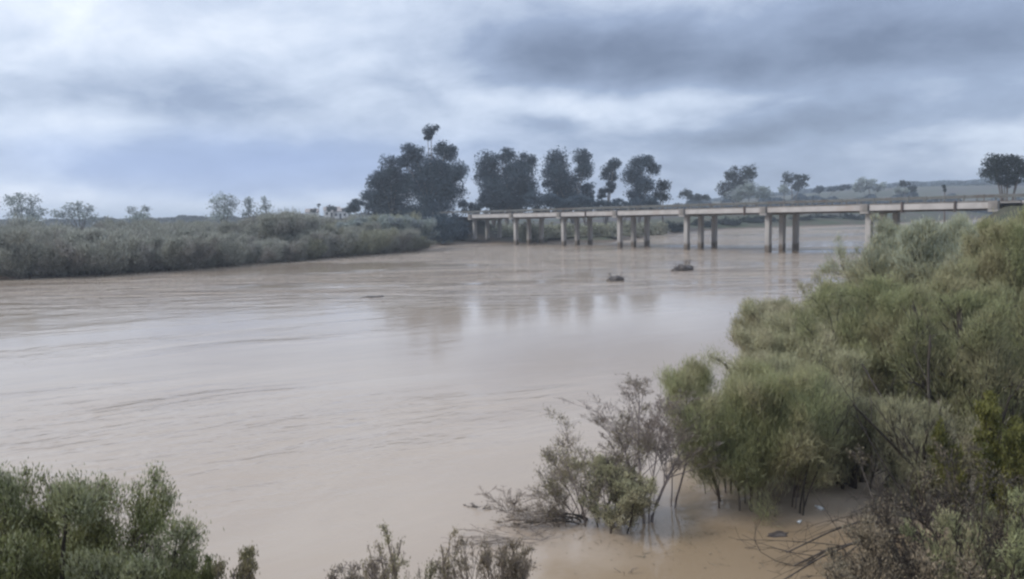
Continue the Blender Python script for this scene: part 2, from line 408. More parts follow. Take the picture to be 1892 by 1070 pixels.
# local frame: x along U, y = rot90(U) = (.803,.596) = away from the viewer
NB = 8
GR = .26 / (7 * SPAN)
def dz_at(x): return GR * x
ZT = 5.72
col_mb = MB(); col_mb.box(-.34, .34, -.34, .34, -2.2, 4.72); col_me = col_mb.mesh('column', M['concrete_pier'], .04)
cap_mb = MB(); cap_mb.prism([(-.5, 4.72), (-.5, 5.05), (.5, 5.05), (.5, 4.72)], -1.3, 7.5)
cap_me = cap_mb.mesh('bent_cap', M['concrete_pier'], .03)
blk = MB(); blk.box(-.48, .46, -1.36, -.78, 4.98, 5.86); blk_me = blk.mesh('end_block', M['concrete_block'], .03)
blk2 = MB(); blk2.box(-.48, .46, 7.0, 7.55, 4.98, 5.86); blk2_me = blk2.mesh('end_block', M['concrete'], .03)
for i in range(NB):
    x0 = i * SPAN; dzz = dz_at(x0)
    for j, y in enumerate((0.0, 3.1, 6.2)):
        if i == NB - 1 and False: continue
        o = obj('column', col_me, bridge, (x0, y, dzz))
    obj('bent_cap', cap_me, bridge, (x0, 0, dzz))
    obj('end_block', blk_me, bridge, (x0, 0, dzz)); obj('end_block', blk2_me, bridge, (x0, 0, dzz))
for i in range(NB - 1):
    xa = i * SPAN + .5; xb = (i + 1) * SPAN - .5
    za, zb = dz_at(xa), dz_at(xb)
    def slab(name, y0, y1, z0, z1, mat, ea=0, eb=0):
        mb = MB()
        A, B_ = xa - ea, xb + eb
        mb.v = [(A, y0, z0 + za), (B_, y0, z0 + zb), (B_, y1, z0 + zb), (A, y1, z0 + za), (A, y0, z1 + za), (B_, y0, z1 + zb), (B_, y1, z1 + zb), (A, y1, z1 + za)]
        mb.f = [(3, 2, 1, 0), (4, 5, 6, 7), (0, 1, 5, 4), (1, 2, 6, 5), (2, 3, 7, 6), (3, 0, 4, 7)]
        return obj(name, mb.mesh(name, mat, .015), bridge)
    slab('edge_beam', -1.05, -.62, 5.08, ZT, M['concrete'])
    slab('edge_beam', 6.82, 7.25, 5.08, ZT, M['concrete'])
    slab('deck_slab', -.618, 6.818, 5.36, 5.56, M['concrete_pier'], .499, .499)
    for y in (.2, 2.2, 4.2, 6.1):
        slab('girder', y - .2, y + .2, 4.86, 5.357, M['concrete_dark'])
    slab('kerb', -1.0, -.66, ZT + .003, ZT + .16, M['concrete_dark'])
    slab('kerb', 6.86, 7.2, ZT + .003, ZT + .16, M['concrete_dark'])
# guard rails: one rail panel per span, W section, on both sides
for i in range(-1, NB):
    xa = i * SPAN + .03; xb = (i + 1) * SPAN - .03
    za, zb = dz_at(max(xa, 0)), dz_at(min(xb, 7 * SPAN))
    for side, y in ((-1, -.72), (1, 6.92)):
        prof = [(0, 6.24), (.05 * side, 6.30), (0, 6.38), (.05 * side, 6.46), (0, 6.52)]
        mb = MB()
        for (yy, z) in prof: mb.v.append((xa, y + yy, z + za)); mb.v.append((xb, y + yy, z + zb))
        for (yy, z) in reversed(prof): mb.v.append((xa, y + yy - .012 * side, z + za)); mb.v.append((xb, y + yy - .012 * side, z + zb))
        n = len(prof) * 2
        for q in range(n):
            a_, b_ = 2 * q, 2 * ((q + 1) % n); mb.f.append((a_, a_ + 1, b_ + 1, b_))
        obj('guard_rail', mb.mesh('guard_rail', M['steel']), bridge)
pm = MB()
for i in range(-8, 64):
    x = i * (SPAN / 7.0) + .9; z = dz_at(min(max(x, 0), 97))
    for y in (-.80, 7.0):
        pm.box(x - .06, x + .06, y - .04, y + .04, ZT + z + .1, 6.56 + z)
tag(obj('rail_post', pm.mesh('rail_post', M['steel']), bridge), kind='stuff')
# dark drain pipes down the near fascia
for x in (7.6 + 5 * SPAN - 10.6, 6 * SPAN + 4.4, 6 * SPAN + 10.1, 2 * SPAN + 6.9):
    z = dz_at(x); mb = MB(); mb.box(x - .11, x + .11, -1.24, -1.056, 4.75 + z, ZT + .25 + z)
    obj('drain_pipe', mb.mesh('drain_pipe', M['pipe'], .02), bridge)
# road on and beyond the bridge
L0, L1 = -260, 190
mb = MB()
xs = [L0, -40, 0, 7 * SPAN, L1]
for x in xs:
    z = 5.64 + dz_at(min(max(x, 0), 7 * SPAN)) - (.012 * max(0, -x - 40))
    for y in (-.60, 6.80): mb.v.append((x, y, z))
for q in range(len(xs) - 1): mb.f.append((2 * q, 2 * q + 2, 2 * q + 3, 2 * q + 1))
road = obj('road', mb.mesh('road', M['asphalt']), None, B0); road.rotation_euler = bridge.rotation_euler
tag(road, kind='structure')

# ------------------------------------------------------------------ vegetation generators
def nrm(a): return a / np.maximum(np.linalg.norm(a, axis=-1, keepdims=True), 1e-9)
def tubes(P, Rr, sides):
    """P (N,S,3) points, Rr (N,S) radii -> verts, quads"""
    N, S, _ = P.shape
    T = np.gradient(P, axis=1); T = nrm(T)
    ref = np.where(np.abs(T[..., 2:3]) > .9, np.array([1., 0, 0]), np.array([0, 0, 1.]))
    A = nrm(np.cross(T, ref)); B_ = np.cross(T, A)
    th = np.arange(sides) * 2 * math.pi / sides
    V = P[:, :, None, :] + Rr[:, :, None, None] * (A[:, :, None, :] * np.cos(th)[None, None, :, None] + B_[:, :, None, :] * np.sin(th)[None, None, :, None])
    base = (np.arange(N) * S * sides)[:, None, None] + (np.arange(S - 1) * sides)[None, :, None]
    k_ = np.arange(sides)[None, None, :]; k2 = (k_ + 1) % sides
    Fq = np.stack([base + k_, base + k2, base + sides + k2, base + sides + k_], -1).reshape(-1, 4)
    return V.reshape(-1, 3), Fq
def join(parts):
    Vs, Fs, o = [], [], 0
    for V, F_ in parts:
        Vs.append(V); Fs.append(F_ + o); o += len(V)
    return np.concatenate(Vs), np.concatenate(Fs)
def leaf_quads(rs, Cc, D, l, wd):
    n = len(Cc)
    side = nrm(np.cross(D, rs.normal(size=(n, 3))))
    l = np.broadcast_to(l, (n,))[:, None]; wd = np.broadcast_to(wd, (n,))[:, None]
    V = np.stack([Cc - D * l / 2, Cc + side * wd / 2 - D * l * .08, Cc + D * l / 2, Cc - side * wd / 2 - D * l * .08], 1).reshape(-1, 3)
    return V, np.arange(4 * n).reshape(-1, 4)
def grow(rs, n0, levels, spread0=.7, base_r=.12, up=.35, droop=0.0, lean=(0, 0), r0=.03, lvl_up=.2, low_t=.15):
    """unit plant about 1 high; returns list of levels of (P0,D,Cv,L,R)"""
    a = rs.uniform(0, 2 * math.pi, n0); th = rs.uniform(.08, 1, n0) ** .7 * spread0
    D = np.stack([np.sin(th) * np.cos(a) + lean[0], np.sin(th) * np.sin(a) + lean[1], np.cos(th)], -1); D = nrm(D)
    P0 = np.stack([np.cos(a) * base_r, np.sin(a) * base_r, np.zeros(n0)], -1) * rs.uniform(.1, 1, (n0, 1))
    L = rs.uniform(.65, 1.0, n0)
    Cv = rs.normal(size=(n0, 3)) * .16; Cv[:, 2] += up * np.sin(th) - droop
    Rr = r0 * rs.uniform(.6, 1.2, n0)
    lv = [(P0, D, Cv, L, Rr)]
    for (k_, ratio, spr, dr) in levels:
        P0, D, Cv, L, Rr = lv[-1]; n = len(P0)
        idx = np.repeat(np.arange(n), k_)
        tt = rs.uniform(low_t, 1.0, len(idx)) ** .8
        pos = P0[idx] + L[idx][:, None] * (D[idx] * tt[:, None] + Cv[idx] * (tt ** 2)[:, None])
        tan = nrm(D[idx] + 2 * Cv[idx] * tt[:, None])
        nd = nrm(tan + spr * rs.normal(size=tan.shape) + np.array([0, 0, lvl_up]))
        nl = L[idx] * ratio * (1.15 - .6 * tt) * rs.uniform(.6, 1.2, len(idx))
        nc = rs.normal(size=tan.shape) * .15; nc[:, 2] -= dr
        nr_ = Rr[idx] * (1 - .65 * tt) * .55
        lv.append((pos, nd, nc, nl, nr_))
    return lv
def level_pts(l, S):
    P0, D, Cv, L, Rr = l; tt = np.linspace(0, 1, S)[None, :, None]
    return P0[:, None] + L[:, None, None] * (D[:, None] * tt + Cv[:, None] * tt ** 2)
def soft_top(P, H):
    z = P[..., 2]; P[..., 2] = np.where(z > .86 * H, .86 * H + (z - .86 * H) * .42, z); return P
def plant(name, rs_seed, H, Wd, n0=8, levels=((7, .55, .45, .0), (7, .5, .5, .0), (5, .5, .5, .0)), leaves=15, leaf=(.09, .018), leaf_levels=(2, 3),
          r0=.03, segs=(7, 5, 4, 3), sides=(6, 4, 3, 3), spread0=.7, up=.35, droop=0., lean=(0, 0), base_r=.12, stem_mat=None, leaf_m=None, jit=.03,
          tip_mat=None, tip_h=.75, rmin=.003, lvl_up=.2, depth=None, leaf_up=.35, low_t=.15, leaf_rand=.36):
    """returns (stem mesh, [(leaf name, mesh)])"""
    rs = np.random.RandomState(rs_seed)
    lv = grow(rs, n0, levels, spread0, base_r, up, droop, lean, r0, lvl_up, low_t)
    allp = np.concatenate([level_pts(l, 4).reshape(-1, 3) for l in lv[1:]])
    lo = np.percentile(allp, 2, axis=0); hi = np.percentile(allp, 97.5, axis=0)
    sx = Wd / (hi[0] - lo[0]); sy = (depth or Wd) / (hi[1] - lo[1]); s_z = H / hi[2]
    off = np.array([-(hi[0] + lo[0]) / 2 * sx * .6, -(hi[1] + lo[1]) / 2 * sy * .6, 0])
    S3 = np.array([sx, sy, s_z])
    parts = []
    for q, l in enumerate(lv):
        P = level_pts(l, segs[q]) * S3
        Rd = np.maximum(l[4][:, None] * H * np.linspace(1, .45, segs[q])[None], rmin)
        P = P + off * np.clip(P[..., 2:3] / H, 0, 1)
        P = soft_top(P, H)
        if q == 0: P[:, 0, 2] -= .5
        parts.append(tubes(P, Rd, sides[q]))
    V, Fq = join(parts)
    stem = raw_mesh('branches', V, Fq, 4, stem_mat, True)
    res = []
    if leaves:
        Cs, Ds = [], []
        for q in leaf_levels:
            if q >= len(lv): continue
            P0, D, Cv, L, Rr = lv[q]; nn = leaves if q == len(lv) - 1 else max(2, leaves // 2)
            idx = np.repeat(np.arange(len(P0)), nn); tt = rs.uniform(.12, 1.05, len(idx))
            pos = (P0[idx] + L[idx][:, None] * (D[idx] * tt[:, None] + Cv[idx] * (tt ** 2)[:, None])) * S3
            pos = pos + off * np.clip(pos[..., 2:3] / H, 0, 1)
            pos = soft_top(pos, H)
            tan = nrm((D[idx] + 2 * Cv[idx] * tt[:, None]) * S3)
            Cs.append(pos + rs.normal(size=pos.shape) * jit); Ds.append(nrm(tan * .7 + np.array([0, 0, leaf_up]) + rs.normal(size=tan.shape) * leaf_rand))
        Cs = np.concatenate(Cs); Ds = np.concatenate(Ds)
        Cs[:, 2] = np.maximum(Cs[:, 2], .02)
        ll = leaf[0] * rs.uniform(.6, 1.3, len(Cs)); ww = leaf[1] * rs.uniform(.7, 1.3, len(Cs))
        tipsel = (Cs[:, 2] > H * tip_h + rs.normal(size=len(Cs)) * H * .1) & (rs.rand(len(Cs)) < .75) if tip_mat else np.zeros(len(Cs), bool)
        V, Fq = leaf_quads(rs, Cs[~tipsel], Ds[~tipsel], ll[~tipsel], ww[~tipsel])
        res.append(('foliage', raw_mesh('foliage', V, Fq, 4, leaf_m)))
        if tip_mat:
            V, Fq = leaf_quads(rs, Cs[tipsel], Ds[tipsel], ll[tipsel], ww[tipsel])
            res.append(('pale_tip_foliage', raw_mesh('pale_tip_foliage', V, Fq, 4, tip_mat)))
    return stem, res
def place_plant(name, meshes, loc, label, cat, group=None, rz=0.0, scale=1.0):
    stem, res = meshes
    e_ = empty(name, loc, label, cat, group, rz)
    e_.scale = (scale,) * 3 if not isinstance(scale, tuple) else scale
    obj('branches', stem, e_)
    for nm, me_ in res: obj(nm, me_, e_)
    return e_

def far_tree(name, px, Y, lobes, label, cat, leafm, barkm, group=None, seed=1, leaf=1.0, dens=1.0, trunks=1, base_z=None, clump=.34):
    """tree standing at distance Y; lobes (px,py,rx,ry) in photo pixels turned into metres at that distance"""
    rs = np.random.RandomState(seed)
    s = Y / F_PX
    b = pt(px, 400, Y); bz = hz(b.x, b.y) if base_z is None else base_z
    base = Vector((b.x, b.y, bz))
    e_ = empty(name, base, label, cat, group)
    Cs = []; tops = []
    for (lx, ly, rx, ry) in lobes:
        c_ = pt(lx, ly, Y) - base; c_ = np.array(c_)
        c_[1] += rs.uniform(-1, 1) * rx * s * .5
        rr = np.array([rx * s, rx * s * .9, ry * s]); tops.append((c_, rr))
        nclump = int(max(7, 16 * (rx * ry) ** .5 / 26 * 1.6))
        u_ = nrm(rs.normal(size=(nclump, 3))) * (rs.uniform(.15, 1, (nclump, 1)) ** .45) * .82
        cc = c_ + u_ * rr
        nl = int(dens * rx * ry * 3.6 / leaf ** 2 / nclump) + 6
        csz = clump * min(rr) * rs.uniform(.6, 1.35, (nclump, 1, 1))
        q = rs.normal(size=(nclump, nl, 3)); q = q / np.maximum(1, np.linalg.norm(q, axis=-1, keepdims=True) / 1.9)
        Cs.append((cc[:, None] + q * csz * np.array([1.15, 1.15, .85])).reshape(-1, 3))
    Cs = np.concatenate(Cs)
    Cs[:, 2] = np.maximum(Cs[:, 2], .3)
    D = nrm(rs.normal(size=Cs.shape) * np.array([1, 1, .7]) + np.array([0, 0, -.5]))
    lsz = 3.6 * s * leaf * rs.uniform(.6, 1.35, len(Cs))
    V, Fq = leaf_quads(rs, Cs, D, lsz, lsz * .6)
    obj('crown', raw_mesh('crown', V, Fq, 4, leafm), e_)
    # trunk and limbs
    H = max(c_[2] for c_, r_ in tops); P = []; Rd = []
    r0 = .018 * H + .12
    nn = 8; tt = np.linspace(0, 1, nn)
    mainc = max(tops, key=lambda q_: q_[1][0] * q_[1][2])[0]
    for k_ in range(trunks):
        foot = np.array([(k_ - (trunks - 1) / 2) * 3.0 + rs.uniform(-.5, .5), rs.uniform(-1, 1) * (trunks > 1), -.4])
        tgt = tops[k_ % len(tops)][0] if trunks > 1 else mainc
        for c_, r_ in ([(tgt, None)] + [t_ for t_ in tops if trunks == 1 or rs.rand() < .6]):
            p0 = foot; p3 = c_
            p1 = foot + np.array([(p3[0] - foot[0]) * .12, 0, (p3[2] - foot[2]) * .38]); 
            B3 = ((1 - tt) ** 2)[:, None] * p0 + (2 * (1 - tt) * tt)[:, None] * p1 + (tt ** 2)[:, None] * p3
            P.append(B3); Rd.append(r0 * (1 - .8 * tt) * (1.0 if r_ is None else .75))
    V, Fq = tubes(np.array(P), np.array(Rd), 6)
    obj('trunk', raw_mesh('trunk', V, Fq, 4, barkm, True), e_)
    return e_

# ------------------------------------------------------------------ far trees
EU = 'tall dark gum trees behind the bridge'
far_tree('gum_tree', 800, 186, [(797, 240, 15, 11), (790, 252, 10, 8), (764, 283, 22, 18), (822, 282, 22, 20), (748, 300, 14, 14), (795, 312, 42, 32), (838, 320, 24, 22), (775, 345, 45, 32), (825, 350, 34, 30),
         (800, 385, 42, 30), (770, 405, 38, 25)], 'tallest dark gum tree, a small separate tuft of leaves on top', 'tree', M['leaf_euc'], M['bark_pale'], EU, 11, dens=1.4, leaf=.9, clump=.32)
far_tree('gum_tree', 722, 190, [(722, 310, 22, 20), (702, 335, 22, 24), (735, 335, 26, 24), (715, 365, 40, 28), (730, 395, 40, 24)],
         'broad dark gum tree joined to the left side of the tallest one', 'tree', M['leaf_euc'], M['bark_pale'], EU, 12, dens=1.4, leaf=.9, clump=.32)
far_tree('gum_tree', 672, 205, [(682, 362, 16, 12), (662, 378, 16, 11), (690, 385, 18, 14), (648, 388, 10, 7)],
         'low sloping dark tree at the left foot of the gum tree cluster', 'tree', M['leaf_euc'], M['bark'], EU, 13, dens=1.4, leaf=.9, clump=.32)
far_tree('gum_tree', 935, 205, [(900, 302, 24, 20), (935, 288, 20, 14), (972, 298, 18, 22), (905, 330, 28, 24), (950, 325, 38, 28), (925, 358, 44, 24), (975, 355, 24, 28), (935, 372, 50, 16)],
         'wide round-topped dark gum tree standing over the far end of the bridge', 'tree', M['leaf_euc'], M['bark_pale'], EU, 14, dens=1.4, leaf=.9, clump=.32, trunks=3)
far_tree('gum_tree', 1050, 208, [(1030, 298, 24, 20), (1076, 290, 18, 14), (1078, 315, 17, 18), (1025, 330, 24, 28), (1050, 345, 30, 26), (1085, 355, 16, 22), (1030, 370, 26, 14), (1055, 372, 42, 15)],
         'two-topped dark gum tree, second to the right of the tallest', 'tree', M['leaf_euc'], M['bark_pale'], EU, 15, dens=1.4, leaf=.9, clump=.32, trunks=2)
far_tree('gum_tree', 1124, 212, [(1134, 302, 13, 13), (1126, 322, 13, 17), (1124, 345, 11, 14), (1110, 360, 9, 12)],
         'slender leaning dark gum tree with sky on both sides', 'tree', M['leaf_euc'], M['bark_pale'], EU, 16, dens=1.4, leaf=.9, clump=.32)
far_tree('gum_tree', 1183, 214, [(1185, 303, 26, 14), (1205, 312, 13, 12), (1172, 325, 20, 20), (1190, 345, 22, 18), (1170, 362, 16, 12), (1190, 370, 26, 12)],
         'mushroom-topped dark gum tree at the right end of the tall row', 'tree', M['leaf_euc'], M['bark_pale'], EU, 17, dens=1.4, leaf=.9, clump=.32)
far_tree('gum_tree', 1222, 214, [(1224, 345, 13, 13), (1220, 364, 16, 13)],
         'short dark tree beside the mushroom-topped gum tree', 'tree', M['leaf_dark'], M['bark'], EU, 18)
UND = [(872, 'left of the wide round-topped gum tree'), (915, 'under the left half of the wide round-topped gum tree'), (955, 'under the right half of the wide round-topped gum tree'), (1000, 'in the gap before the two-topped gum tree'),
       (1040, 'under the left top of the two-topped gum tree'), (1080, 'under the right top of the two-topped gum tree'), (1118, 'at the foot of the slender leaning gum tree'), (1155, 'left of the mushroom-topped gum tree'), (1195, 'at the foot of the mushroom-topped gum tree')]
for k_, (bx, lb) in enumerate(UND):
    hh = (8, 12, 13, 20, 13, 14, 10, 9, 12)[k_]
    far_tree('understorey_bush', bx, 198 + (k_ * 7) % 5, [(bx - 12, 386 - hh, 18, hh), (bx + 11, 387 - hh * .8, 18, hh * .85), (bx, 390, 24, 9)], 'dark bush ' + lb, 'bush', M['leaf_euc'], M['bark'], 'dark bushes under the tall trees', 30 + k_)
MT = 'middle-distance trees right of the tall row'
far_tree('field_tree', 1362, 300, [(1352, 320, 17, 12), (1384, 318, 14, 14), (1366, 335, 24, 14), (1340, 352, 16, 14), (1370, 352, 22, 12)], 'dark twin-topped tree behind the middle of the bridge', 'tree', M['leaf_dark'], M['bark'], MT, 41)
far_tree('field_willow', 1380, 285, [(1385, 350, 28, 14), (1410, 356, 18, 12), (1360, 358, 20, 12)], 'pale grey-green willow in front of the dark twin-topped tree', 'tree', M['leaf_grey'], M['bark'], MT, 42)
far_tree('field_tree', 1465, 330, [(1460, 330, 16, 11), (1482, 332, 10, 8), (1478, 344, 16, 10)], 'small dark tree with a ragged crown right of the twin-topped tree', 'tree', M['leaf_dark'], M['bark'], MT, 43)
far_tree('field_willow', 1448, 320, [(1452, 348, 12, 9)], 'small pale bush at the left foot of the ragged dark tree', 'bush', M['leaf_grey'], M['bark'], MT, 44)
far_tree('field_tree', 1272, 330, [(1268, 358, 13, 8), (1285, 364, 16, 7), (1300, 366, 14, 6)], 'low dark bushy tree just right of the tall row', 'tree', M['leaf_dark'], M['bark'], MT, 45)
far_tree('field_willow', 1606, 380, [(1606, 336, 17, 11), (1590, 346, 16, 9), (1625, 346, 14, 8)], 'hazy rounded grey-green tree on the slope above the bridge', 'tree', M['leaf_grey'], M['bark'], MT, 46)
far_tree('field_tree', 1673, 330, [(1668, 341, 13, 7), (1684, 350, 8, 7)], 'small dark dome-shaped tree on the slope above the bridge', 'tree', M['leaf_dark'], M['bark'], MT, 47)
far_tree('field_willow', 1664, 322, [(1662, 352, 16, 7)], 'pale bush in front of the small dome-shaped tree', 'bush', M['leaf_grey'], M['bark'], MT, 48)
far_tree('field_tree', 1520, 400, [(1510, 350, 14, 6), (1540, 350, 18, 5), (1565, 346, 12, 6)], 'low row of hazy trees along the field edge', 'tree', M['leaf_euc'], M['bark'], MT, 49)
far_tree('oak_tree', 1856, 150, [(1838, 303, 18, 16), (1862, 298, 24, 16), (1885, 308, 20, 18), (1850, 322, 34, 18), (1885, 326, 22, 14), (1862, 335, 30, 10)], 'big round dark tree beside the road at the right edge', 'tree', M['leaf_dark'], M['bark'], None, 50)
far_tree('road_bush', 1745, 170, [(1746, 348, 4, 7)], 'single small upright bush on the grassy slope behind the bridge', 'bush', M['leaf_dark'], M['bark'], None, 51)
# left horizon: thin pale winter trees
PB = 'thin pale trees above the left bank'
PALE = [(45, 170, [(22, 372, 14, 10), (40, 366, 14, 9), (56, 370, 14, 10), (36, 388, 26, 11), (66, 392, 22, 9), (48, 402, 44, 9)], 'thin pale bare-looking tree furthest left on the far bank'),
        (145, 175, [(124, 386, 12, 9), (142, 382, 13, 9), (160, 386, 13, 9), (120, 396, 20, 8), (148, 400, 34, 9)], 'low pale rounded tree, second from the left on the far bank'),
        (258, 180, [(248, 388, 10, 7), (268, 387, 9, 8), (258, 397, 20, 7), (256, 405, 26, 6)], 'small pale tree with a gap in its crown, third from the left'),
        (412, 172, [(400, 372, 13, 11), (416, 365, 14, 10), (430, 374, 12, 11), (412, 386, 26, 11), (412, 400, 30, 9)], 'tallest pale fan-shaped tree on the left far bank'),
        (461, 174, [(460, 372, 8, 9), (464, 384, 9, 10), (460, 398, 13, 9)], 'narrow pale tree right of the fan-shaped one'),
        (493, 176, [(490, 370, 6, 7), (492, 380, 10, 9), (488, 396, 15, 10)], 'narrow pale tree with a pointed top, right end of the pale trees')]
for k_, (bx, Y, lob, lb) in enumerate(PALE):
    far_tree('pale_tree', bx, Y, lob, lb, 'tree', M['leaf_grey'], M['bark'], PB, 60 + k_, dens=.34, trunks=1, clump=.5)
far_tree('round_tree', 616, 330, [(616, 384, 11, 6), (608, 388, 8, 4)], 'small dark round tree beside the white farm houses', 'tree', M['leaf_dark'], M['bark'], None, 70)
far_tree('hedge_bush', 584, 300, [(580, 389, 8, 4), (589, 379, 3, 3)], 'dark bush with a tiny tuft left of the farm houses', 'bush', M['leaf_dark'], M['bark'], None, 71)
far_tree('round_tree', 640, 320, [(640, 388, 12, 5), (655, 386, 10, 6)], 'low dark tree between the farm houses and the gum trees', 'tree', M['leaf_dark'], M['bark'], None, 72)

# far wooded horizon, reads as one mass
rs = np.random.RandomState(5)
n = 26000
azs = rs.uniform(-.80, -.16, n); rad = rs.uniform(540, 640, n)
X = np.sin(azs) * rad; Y = np.cos(azs) * rad
hh = 6.2 + .5 * np.sin(azs * 61) + .45 * np.sin(azs * 143 + 1) + .3 * np.sin(azs * 330)
Z = rs.uniform(0, 1, n) ** .7 * np.maximum(hh, 1.6) + height(X, Y)
D = nrm(rs.normal(size=(n, 3)))
V, Fq = leaf_quads(rs, np.stack([X, Y, Z], -1), D, 1.9 * rs.uniform(.6, 1.3, n), 1.3)
tag(obj('distant_wood', raw_mesh('distant_wood', V, Fq, 4, M['leaf_dark'])), 'dark strip of far woodland along the left horizon', 'woodland', kind='stuff')
n = 26000
azs = rs.uniform(.22, .80, n); rad = rs.uniform(770, 850, n)
X = np.sin(azs) * rad; Y = np.cos(azs) * rad
hh = 3.6 + .5 * np.sin(azs * 71) + .5 * np.sin(azs * 163 + 1)
Z = rs.uniform(0, 1, n) ** .7 * np.maximum(hh, 1.4) + height(X, Y)
V, Fq = leaf_quads(rs, np.stack([X, Y, Z], -1), nrm(rs.normal(size=(n, 3))), 2.4 * rs.uniform(.6, 1.3, n), 1.6)
tag(obj('ridge_wood', raw_mesh('ridge_wood', V, Fq, 4, M['leaf_euc'])), 'dark blue tree line along the top of the right ridge', 'woodland', kind='stuff')

n = 30000
azs = rs.uniform(.17, .62, n); rad = rs.uniform(400, 440, n)
X = np.sin(azs) * rad; Y = np.cos(azs) * rad
hh = 5.0 + 2.2 * np.sin(azs * 37) * np.sin(azs * 91) + 1.2 * np.sin(azs * 163 + 1) + .8 * np.sin(azs * 310)
Z = rs.uniform(0, 1, n) ** .8 * np.maximum(hh, 1.4) + height(X, Y)
V, Fq = leaf_quads(rs, np.stack([X, Y, Z], -1), nrm(rs.normal(size=(n, 3))), 1.3 * rs.uniform(.6, 1.3, n), .9)
tag(obj('field_hedgerow', raw_mesh('field_hedgerow', V, Fq, 4, M['leaf_euc'])), 'dark continuous hedgerow across the fields behind the right half of the bridge', 'hedgerow', kind='stuff')
# scrub on the far bank behind the bridge and by its left end
def span_of(px):
    P_ = [878, 953, 1040, 1145, 1268, 1422, 1605, 1840]; W_ = 'first second third fourth fifth sixth seventh'.split()
    k_ = max(q for q in range(7) if px >= P_[q] - 3)
    side = 'left' if px - P_[k_] < (P_[k_ + 1] - P_[k_]) / 2 else 'right'
    return side + ' half of the ' + W_[k_] + ' bridge span from the left'
def scrub_row(name, lst, leafm, label, cat, group, seed0, Yoff=0, dens=1.0):
    for q, (bx, Y, rx, ytop, ybase) in enumerate(lst):
        if 'SPAN' in label:
            lab = label.replace('SPAN', span_of(bx))
        elif '|' in label: lab = label.split('|')[q]
        else: lab = label
        ry = (ybase - ytop) / 2
        far_tree(name, bx, Y + Yoff, [(bx - rx * .35, ytop + ry * .9, rx * .6, ry * .8), (bx + rx * .4, ytop + ry, rx * .55, ry * .75), (bx, ybase - ry * .7, rx, ry * .7)], lab, cat, leafm, M['bark'], group, seed0 + q, dens=dens)
scrub_row('riverbank_bush', [(815, 152, 26, 398, 448), (844, 160, 22, 396, 449), (790, 158, 28, 392, 440), (830, 166, 26, 388, 432)], M['leaf_euc'],
          'dark blue-green bush at the water left of the bridge end|dark blue-green bush touching the left end of the bridge|dark bush furthest left between the tallest gum tree and the water|dark bush behind the others at the left bridge end, under the gum tree', 'bush', 'dark bushes at the left end of the bridge', 80)
scrub_row('bank_scrub', [(898, 172, 26, 408, 448), (945, 170, 28, 410, 449), (985, 158, 28, 408, 451), (1025, 160, 26, 410, 451), (1062, 160, 26, 408, 451), (1100, 160, 28, 408, 450), (1128, 161, 26, 408, 450),
          (1170, 172, 28, 408, 444), (1208, 188, 28, 408, 438)], M['leaf_scrub_olive'],
          'olive bush under the SPAN', 'bush', 'olive bushes seen under the bridge', 90)
scrub_row('bank_scrub', [(1245, 210, 28, 406, 433), (1300, 235, 28, 404, 427), (1345, 242, 26, 400, 424), (1390, 250, 26, 398, 422), (1415, 256, 26, 396, 420), (1480, 260, 26, 394, 419), (1525, 265, 26, 393, 418), (1570, 268, 26, 392, 417), (1615, 268, 26, 391, 416)],
          M['leaf_dark'], 'dark bush under the SPAN', 'bush', 'dark bushes seen under the bridge', 110)

# ------------------------------------------------------------------ white farm houses far away
def farm_house(px, Y, wdt, label):
    b = pt(px, 402, Y); b.z = hz(b.x, b.y) - .2
    e_ = empty('farm_house', b, label, 'house', 'white farm houses on the left horizon', rz=.15)
    d_ = 5.0; h_ = 3.1
    mb = MB(); mb.box(-wdt / 2, wdt / 2, 0, d_, 0, h_); obj('wall', mb.mesh('wall', M['white_wall']), e_)
    mb = MB(); mb.v = [(-wdt / 2 - .3, -.3, h_ + .003), (wdt / 2 + .3, -.3, h_ + .003), (wdt / 2 + .3, d_ + .3, h_ + .003), (-wdt / 2 - .3, d_ + .3, h_ + .003), (-wdt / 2 - .3, d_ / 2, h_ + 1.5), (wdt / 2 + .3, d_ / 2, h_ + 1.5)]
    mb.f = [(0, 1, 5, 4), (2, 3, 4, 5), (0, 4, 3), (1, 2, 5), (3, 2, 1, 0)]
    obj('roof', mb.mesh('roof', M['tile']), e_)
    for x in (-wdt * .3, wdt * .3):
        mb = MB(); mb.box(x - .45, x + .45, -.05, .02, 1.1, 2.2); obj('window', mb.mesh('window', M['window']), e_)
    mb = MB(); mb.box(-.45, .45, -.05, .02, .1, 2.1); obj('door', mb.mesh('door', M['window']), e_)
farm_house(576, 330, 5, 'small white farm house left of the dark round tree')
farm_house(613, 340, 6.5, 'white farm house right under the dark round tree')
farm_house(629, 335, 6.0, 'brightest white farm house, right of the dark round tree')
farm_house(1889, 120, 2.2, 'pale little hut at the right edge beside the road') 

# ------------------------------------------------------------------ thicket along the left bank
variants = []
for q in range(5):
    variants.append(plant('bank_bush', 200 + q, 4.6, 7.0, n0=13, levels=((7, .5, .5, .0), (9, .5, .55, .0)), leaves=24, leaf=(.45, .065), leaf_levels=(1, 2), r0=.009, leaf_up=.6, leaf_rand=.3,
                          segs=(5, 3, 2), sides=(4, 3, 3), spread0=1.0, base_r=.25, stem_mat=M['bark'], leaf_m=M['leaf_scrub'] if q < 3 else M['leaf_scrub_olive'], jit=.36, rmin=.02))
rnd = random.Random(4)
def bank_xy(t_):  # along the left shoreline, from the left edge of the picture
    P_ = [RIVER[0], RIVER[1], RIVER[2], RIVER[3], RIVER[4]]
    f = t_ * (len(P_) - 1); k_ = min(int(f), len(P_) - 2); f -= k_
    return (P_[k_][0] * (1 - f) + P_[k_ + 1][0] * f, P_[k_][1] * (1 - f) + P_[k_ + 1][1] * f)
TH = 'grey-brown bushes massed along the left bank'
